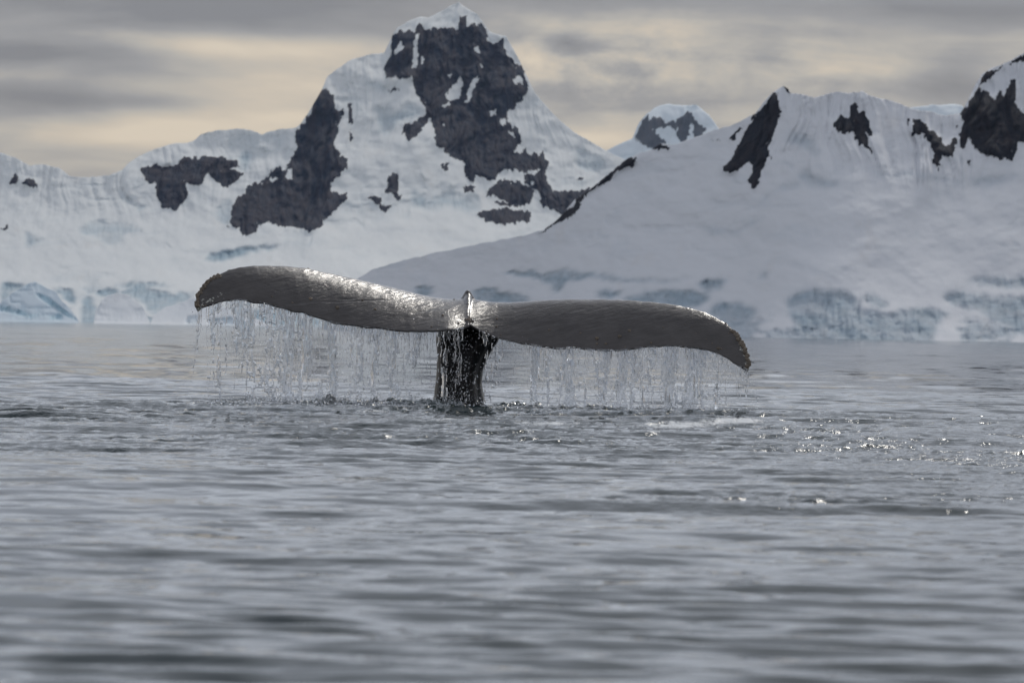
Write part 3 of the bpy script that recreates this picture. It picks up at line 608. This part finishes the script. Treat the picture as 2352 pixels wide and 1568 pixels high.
# barnacles, each an own part
m_barn, t, b = newmat('barnacle_shell')
gg = t.nodes.new('ShaderNodeNewGeometry').outputs['Position']
oi = t.nodes.new('ShaderNodeObjectInfo').outputs['Random']
t.links.new(MIXC(t, NOISE(t, gg, 90, 4, .7), MIXC(t, oi, (.045, .028, .02), (.13, .085, .055)), (.22, .19, .15)), b.inputs['Base Color']); b.inputs['Roughness'].default_value = .55
bms = []
rnd = random.Random(4)
for k in range(4):
    n = 9; V = []; 
    for h_, r_ in [(-.15, 1.05), (.2, .98), (.55, .74), (.8, .48), (.72, .30), (.45, .2)]:
        for i in range(n):
            a = 2 * math.pi * i / n; rr = r_ * (1 + .16 * math.cos(a * 3 + k) + rnd.uniform(-.12, .12))
            V.append((rr * math.cos(a), rr * math.sin(a), h_ * (1 + rnd.uniform(-.12, .12))))
    V.append((0, 0, .4)); Q = []; 
    for j in range(5):
        for i in range(n): Q.append((j * n + i, j * n + (i + 1) % n, (j + 1) * n + (i + 1) % n, (j + 1) * n + i))
    T = [(5 * n + i, 5 * n + (i + 1) % n, 6 * n) for i in range(n)]
    me = mesh_np('barnacle', np.array(V), np.array(Q), False, T=np.array(T)); me.materials.append(m_barn); bms.append(me)
bvh = BVHTree.FromPolygons([Vector(c) for c in co], [tuple(p.vertices) for p in body_me.polygons])
def barnacle(px, py, r, edge=True, Yg=None):
    o_ = Vector((0, 0, CAM_H)); d = Vector(at(np.array([px]), np.array([py]), np.array([30.]))[0]) - o_
    h = bvh.ray_cast(o_, d.normalized())
    if h[0] is None:
        h = bvh.find_nearest(o_ + d * ((Yg or 29.7) / 30.))
        if h[0] is None: return
    p, n_ = h[0], h[1]
    o = bpy.data.objects.new('barnacle', rnd.choice(bms)); COL.objects.link(o)
    o.parent = whale; o.matrix_parent_inverse = whale.matrix_world.inverted()
    q = (n_ + Vector((rnd.uniform(-.3, .3), rnd.uniform(-.3, .3), rnd.uniform(-.3, .3)))).to_track_quat('Z', 'Y')
    o.matrix_world = Matrix.Translation(p) @ q.to_matrix().to_4x4() @ Matrix.Rotation(rnd.uniform(0, 6), 4, 'Z') @ Matrix.Diagonal((r, r, r * rnd.uniform(.7, 1.15), 1))
def along(P, n, jit, r0, r1, Yg, inward=(0, 0)):
    Pr = resample(np.array(P), n)
    for x, y in Pr: barnacle(x + rnd.uniform(-jit, jit) + inward[0] * rnd.random(), y + rnd.uniform(-jit, jit) + inward[1] * rnd.random(), rnd.uniform(r0, r1), Yg=Yg)
along(c1([(335,188),(275,222),(228,262),(192,312),(166,355),(158,400),(162,440)]), 50, 1.8, .009, .019, 29.38, (6, 1))
along(c1([(300,200),(230,260),(195,310),(170,350)]), 16, 2.5, .007, .012, 29.38, (5, 4))
along(c1([(400,155),(430,148)]), 4, 1, .006, .010, 29.5)
along(c1([(780,122),(800,120),(860,122),(895,127)]), 8, .6, .005, .009, 29.8)
for q in c1([(1045,146),(1130,162)]): barnacle(q[0], q[1], .008, Yg=29.85)
along(c2([(2085,545),(2120,585),(2145,630),(2165,680),(2188,730),(2185,770),(2168,795)]), 50, 2.2, .009, .018, 29.38, (-8, 1))
along(c2([(1610,357),(1690,366),(1870,412),(1890,418)]), 6, 1, .005, .009, 29.7)
along(c2([(1960,455),(2060,515)]), 6, 1, .005, .008, 29.6)
for x, y in [(160,440),(180,447),(215,440),(240,435)]:
    q = c1([(x, y)])[0]; barnacle(q[0], q[1], .008, Yg=29.3)
for x, y, r in [(1060,382,.016),(1272,452,.016),(1568,463,.012),(1470,393,.009),(2100,512,.010),(2188,388,.007),(2220,574,.008),(2010,600,.008),(920,412,.007),(760,365,.007)]:
    q = c1([(x, y)])[0]; barnacle(q[0], q[1], r)
for x, y, r in [(485,462,.009),(480,515,.009),(225,491,.009),(425,543,.007),(508,572,.007),(835,537,.010),(1155,594,.014),(1155,628,.009),(1216,628,.010),(1307,580,.014),(1376,541,.014),(1045,557,.007),(1600,520,.006),(1520,622,.008),(1970,660,.013),(1990,662,.008),(120,438,.008),(1345,650,.006),(2040,560,.006),(1890,600,.005),(1820,560,.005),(1930,625,.006),(1750,500,.005)]:
    q = c2([(x, y)])[0]; barnacle(q[0], q[1], r)
for x, y, r in [(300,462,.018),(290,468,.014),(312,470,.014),(300,480,.016),(322,478,.010),(276,466,.010)]:
    q = c2([(x, y)])[0]; barnacle(q[0], q[1], r)

# ---------------------------------------------------------------- falling water
m_w, t, b = newmat('falling_water')
b.inputs['Base Color'].default_value = (.93, .95, .98, 1); b.inputs['Transmission Weight'].default_value = .91
b.inputs['Roughness'].default_value = .02; b.inputs['IOR'].default_value = 1.333
rg = np.random.default_rng(12)
trail_all = np.concatenate([trailL[::-1], trailR[1:]])
trail_all = trail_all[np.argsort(trail_all[:, 0])]
def edge_pt(px):
    py = np.interp(px, trail_all[:, 0], trail_all[:, 1]); return at(px, py, np.full(np.shape(px), 29.24))
def density(px):      # how much water runs off at that place
    return np.interp(px, [449, 500, 600, 640, 700, 980, 1000, 1150, 1190, 1230, 1400, 1560, 1640, 1690, 1722], [.45, .38, .45, .8, .95, .85, .12, .05, .40, .65, .95, .95, .88, .82, .90])
# threads
Vt, Qt, off = [], [], 0
starts = rg.uniform(449, 1720, 1500); starts = starts[rg.random(1500) < density(starts) * .62]
starts = np.r_[starts, rg.uniform(452, 462, 5), rg.uniform(1712, 1722, 6), [475, 500, 560, 575, 600, 622, 707, 760, 765, 903, 951, 990, 1182, 1415, 1500, 1620]]
ang = np.linspace(0, 2 * np.pi, 5, endpoint=False)
for k, sx in enumerate(starts):
    p0 = edge_pt(np.array([sx]))[0]; H = p0[2]
    ln = H * min(1, rg.choice([rg.uniform(.08, .3), rg.uniform(.25, .7), rg.uniform(.7, 1.0)], p=[.55, .28, .17]))
    n = max(8, int(ln / .010)); s = np.linspace(0, ln, n)
    lean = -.13 if sx < 470 else (.02 if sx < 1000 else (.05 if sx > 1690 else rg.normal(0, .02)))
    ph = rg.uniform(0, 99)
    x = p0[0] + lean * s * (s / max(H, .1)) + .016 * fbm(s * 5 + ph, s * 0, k, 4) * sstep(0, .12, s) + .004 * vn(s * 50 + ph, s * 0, k + 5)
    y = p0[1] + .02 + .05 * fbm(s * 3 + ph, s * 0 + 4, k + 9, 3); z = H + .004 - s
    r = rg.uniform(.0012, .0030) * (1.0 + .75 * vn(s * 42 + ph, s * 0 + 7, k + 3) + .3 * vn(s * 110 + ph, s * 0, k + 4))
    brk = vn(s * 16 + ph, s * 0 + 2, k + 8) + .9 - 1.35 * (s / (H + .01)) ** .8
    r = np.where(brk < 0, 0, np.maximum(r, .0006)); live = r > 0
    i = 0
    while i < n:
        if not live[i]: i += 1; continue
        j = i
        while j + 1 < n and live[j + 1]: j += 1
        if j - i >= 2:
            rr = r[i:j + 1].copy(); rr[-1] *= .1
            if i > 0: rr[0] *= .1
            c = np.stack([x[i:j + 1], y[i:j + 1], z[i:j + 1]], 1); m_ = len(c)
            Vr = c[:, None] + rr[:, None, None] * np.stack([np.cos(ang), np.sin(ang), 0 * ang], 1)[None]
            Vt.append(Vr.reshape(-1, 3)); a = np.arange(m_ - 1)[:, None] * 5 + np.arange(5)[None] + off; b_ = np.arange(m_ - 1)[:, None] * 5 + (np.arange(5)[None] + 1) % 5 + off
            Qt.append(np.stack([a, a + 5, b_ + 5, b_], -1).reshape(-1, 4)); off += m_ * 5
        i = j + 1
link('water_threads', mesh_np('water_threads', np.concatenate(Vt), np.concatenate(Qt)), m_w, kind='stuff', label='thin threads of water running off the flukes', category='water')

# torn sheets of water, front and back surface each with its own ripples
cols_px = np.arange(478, 1722, 1.6); nr = 120
E = edge_pt(cols_px); H = E[:, 2]
sfr = np.linspace(0, 1, nr)[:, None]
S = sfr * H[None]; PXg = np.repeat(cols_px[None], nr, 0)
dens = density(PXg) * (1 - sstep(965, 990, PXg) * sstep(1195, 1165, PXg))
cov = .75 * fbm(PXg / 22 + .5 * fbm(PXg / 40, S * 3, 71, 2), S * .9, 72, 3) + .34 * fbm(PXg / 6, S * 5.5, 73, 3) + .34 * fbm(PXg / 3.2, S * 26, 74, 2)
keep = cov > (.14 - .42 * (dens - .35)) - .10 * sstep(.12, .0, sfr) + .05 * sfr
fr = np.stack([E[None, :, 0] + .012 * fbm(PXg / 30, S * 4, 75, 3) * sfr, E[None, :, 1] + .03 + .045 * fbm(PXg / 16, S * 3, 76, 4) + .0025 * fbm(PXg / 3, S * 30, 77, 2), E[None, :, 2] - S], -1)
thk = .0020 + .0030 * np.clip(fbm(PXg / 5, S * 14, 78, 3) + .2, 0, 1) 
bkp = fr + np.stack([0 * thk, thk, 0 * thk], -1)
nc = len(cols_px)
kq = (keep[:-1, :-1] & keep[1:, :-1] & keep[:-1, 1:] & keep[1:, 1:])
fq = gridq(nr, nc).reshape(nr - 1, nc - 1, 4)[kq]; bq = fq[:, ::-1] + nr * nc
pad = np.pad(kq, 1); id0 = gridq(nr, nc).reshape(nr - 1, nc - 1, 4); rim = []
for (dy_, dx_, a, b_) in [(-1, 0, 0, 1), (1, 0, 2, 3), (0, -1, 3, 0), (0, 1, 1, 2)]:
    e = kq & ~pad[1 + dy_:nr + dy_, 1 + dx_:nc + dx_]; q = id0[e]
    rim.append(np.stack([q[:, b_], q[:, a], q[:, a] + nr * nc, q[:, b_] + nr * nc], -1))
Qa = np.concatenate([fq, bq] + rim)
Vall = np.concatenate([fr.reshape(-1, 3), bkp.reshape(-1, 3)])
us = np.unique(Qa); mp = np.zeros(len(Vall), int); mp[us] = np.arange(len(us))
link('water_curtain', mesh_np('water_curtain', Vall[us], mp[Qa]), m_w, kind='stuff', label='torn translucent curtain of water falling from both flukes', category='water')

# droplets
ico_v = []; ph_ = (1 + 5 ** .5) / 2
for a, b_ in [(1, ph_), (-1, ph_), (1, -ph_), (-1, -ph_)]: ico_v += [(a, b_, 0)]
for a, b_ in [(1, ph_), (-1, ph_), (1, -ph_), (-1, -ph_)]: ico_v += [(0, a, b_)]
for a, b_ in [(1, ph_), (-1, ph_), (1, -ph_), (-1, -ph_)]: ico_v += [(b_, 0, a)]
ico_v = np.array(ico_v) / math.hypot(1, ph_)
ico_t = []
import itertools
for i, j, k in itertools.combinations(range(12), 3):
    d = [np.linalg.norm(ico_v[p] - ico_v[q]) for p, q in ((i, j), (j, k), (i, k))]
    if max(d) < 1.1:
        nrm = np.cross(ico_v[j] - ico_v[i], ico_v[k] - ico_v[i]); ico_t.append((i, j, k) if nrm @ ico_v[i] > 0 else (i, k, j))
ico_t = np.array(ico_t)
def drops(C, r):
    V = C[:, None] + ico_v[None] * (r[:, None, None] * np.stack([np.ones(len(r)), np.ones(len(r)), rg.uniform(.9, 1.7, len(r))], 1)[:, None])
    T = ico_t[None] + (np.arange(len(C)) * 12)[:, None, None]
    return V.reshape(-1, 3), T.reshape(-1, 3)
Cs, Rs = [], []
def cloud_pts(n, fx, fz, fy, r0, r1):
    Cs.append(np.stack([fx, fy, fz], 1)); Rs.append(r0 + (r1 - r0) * rg.random(len(fx)) ** 3)
pxs = rg.uniform(435, 1735, 34000); pxs = pxs[rg.random(34000) < (.28 * ((pxs < 985) | (pxs > 1165)) + density(np.clip(pxs, 449, 1722)) * (.55 + .45 * vn(pxs / 9, pxs * 0, 88))) * .75]
E = edge_pt(np.clip(pxs, 449, 1722)); fr_ = rg.random(len(pxs)) ** .75
cloud_pts(0, E[:, 0] + (pxs - np.clip(pxs, 449, 1722)) / 300 + rg.normal(0, .012, len(pxs)) + np.where(pxs < 470, -.12 * fr_ ** 2, 0) + np.where(pxs > 1700, .05 * fr_ ** 2, 0), E[:, 2] * (1 - fr_), E[:, 1] + .02 + rg.normal(0, .05, len(pxs)), .0012, .0042)
n = 1000; xs = rg.normal(1052, 30, n); ys = 700 + 235 * (rg.random(n) ** .55); P = at(xs, ys, rg.uniform(29.25, 29.55, n)); ok = P[:, 2] > 0
cloud_pts(0, P[ok, 0], P[ok, 2], P[ok, 1], .0013, .0058)
n = 500; xs = rg.uniform(1110, 1230, n); ys = rg.uniform(770, 930, n); P = at(xs, ys, rg.uniform(29.2, 29.6, n)); cloud_pts(0, P[:, 0], P[:, 2], P[:, 1], .0012, .004)
n = 2600; xs = np.concatenate([rg.normal(880, 110, n // 2), rg.normal(620, 90, n // 4), rg.normal(1330, 160, n - n // 2 - n // 4)]); hb = np.abs(rg.normal(0, .022, n))
P = at(xs, shore(xs, 29.1), np.full(n, 29.1)); cloud_pts(0, P[:, 0], hb, 29.1 + rg.normal(0, .22, n), .004, .013)
# spray thrown up where the curtain lands
n = 5600; xs = np.concatenate([rg.normal(800, 110, n // 3), rg.uniform(430, 1080, n // 3), rg.normal(1540, 120, n - 2 * (n // 3))]); hgt = rg.exponential(.035, n)
P = at(xs, shore(xs, 29.2), np.full(n, 29.2)); cloud_pts(0, P[:, 0], hgt, 29.2 + rg.normal(0, .25, n), .0015, .006)
C = np.concatenate(Cs); Rr = np.concatenate(Rs)
V, T = drops(C, Rr)
link('water_droplets', mesh_np('water_droplets', V, None, T=T), m_w, kind='stuff', label='countless droplets and spray falling around the tail', category='water')

# splash: lumps of broken water standing up along the landing line
m_sp, t, b = newmat('splash_water')
g = t.nodes.new('ShaderNodeNewGeometry').outputs['Position']
b.inputs['IOR'].default_value = 1.333; b.inputs['Roughness'].default_value = .06
fn = NOISE(t, MAPV(t, g, scale=(.6, .5, 1.6)), 38, 6, .75, .8)
t.links.new(MIXC(t, RAMP(t, fn, [(.46, 0.0), (.60, .9)]), (.03, .045, .046), (.50, .54, .56)), b.inputs['Base Color'])
b.inputs['Roughness'].default_value = .05
def splash(name, x0, x1, hmax, Yc, seed, label):
    xs = np.arange(x0, x1, 1.4); nr = 64
    v_ = np.linspace(-1, 1, nr)[:, None]; X = np.repeat(xs[None], nr, 0)
    env = sstep(x0, x0 + (x1 - x0) * .2, xs) * sstep(x1, x1 - (x1 - x0) * .2, xs)
    hgt = hmax * env[None] * (.55 + .45 * fbm(X / 38, v_ * 1.5, seed, 3)) * (1 - v_ ** 2) ** 1.5
    hgt = hgt + env[None] * (1 - v_ ** 2) * (hmax * .65 * np.clip(fbm(X / 18, v_ * 3 + 0 * X, seed + 1, 5) * 1.3, -.6, 1.2) + .017 * fbm(X / 7, v_ * 11 + 0 * X, seed + 2, 5, .62))
    Y = Yc + .32 * v_ + .05 * fbm(X / 20, v_ * 2 + 0 * X, seed + 3, 3)
    wx = (X - 1176) / F * Y
    P = np.stack([wx, Y, hgt - .035 * (1 - env[None]) - .02 * np.abs(v_) ** 3 + .012], -1)
    link(name, mesh_np(name, P.reshape(-1, 3), gridq(nr, len(xs))), m_sp, kind='stuff', label=label, category='splash')
splash('splash', 610, 1135, .070, 29.35, 801, 'broken white and green water churned up left of the tail stock')
splash('splash', 1085, 1470, .048, 29.5, 811, 'low dark churned water right of the tail stock')
splash('splash', 390, 720, .024, 29.0, 821, 'small splashing wavelets below the left fluke tip')
splash('splash', 1400, 1800, .024, 28.9, 831, 'foamy wavelets below the right fluke tip')

# ---------------------------------------------------------------- the air
hm = bpy.data.materials.new('haze_air'); hm.use_nodes = True; t = hm.node_tree; t.nodes.clear()
pv = N(t, 'ShaderNodeVolumePrincipled'); pv.inputs['Color'].default_value = (.58, .76, 1, 1); pv.inputs['Density'].default_value = 5.0e-5
out = N(t, 'ShaderNodeOutputMaterial'); t.links.new(pv.outputs[0], out.inputs['Volume'])
hx, hy0, hy1, hz0, hz1 = 2600, -200, 5200, -5, 520
HV = [(x, y, z) for z in (hz0, hz1) for x, y in ((-hx, hy0), (hx, hy0), (hx, hy1), (-hx, hy1))]
HQ = [(0, 3, 2, 1), (4, 5, 6, 7), (0, 1, 5, 4), (1, 2, 6, 5), (2, 3, 7, 6), (3, 0, 4, 7)]
link('haze', mesh_np('haze', np.array(HV), np.array(HQ), smooth=False), hm, kind='stuff', label='thin pale air haze over the bay')
print('TRIS', sum(len(o.data.loop_triangles) if False else sum(1 for _ in ()) for o in []), {o.name: len(o.data.polygons) for o in bpy.data.objects if o.type == 'MESH' and len(o.data.polygons) > 2000})
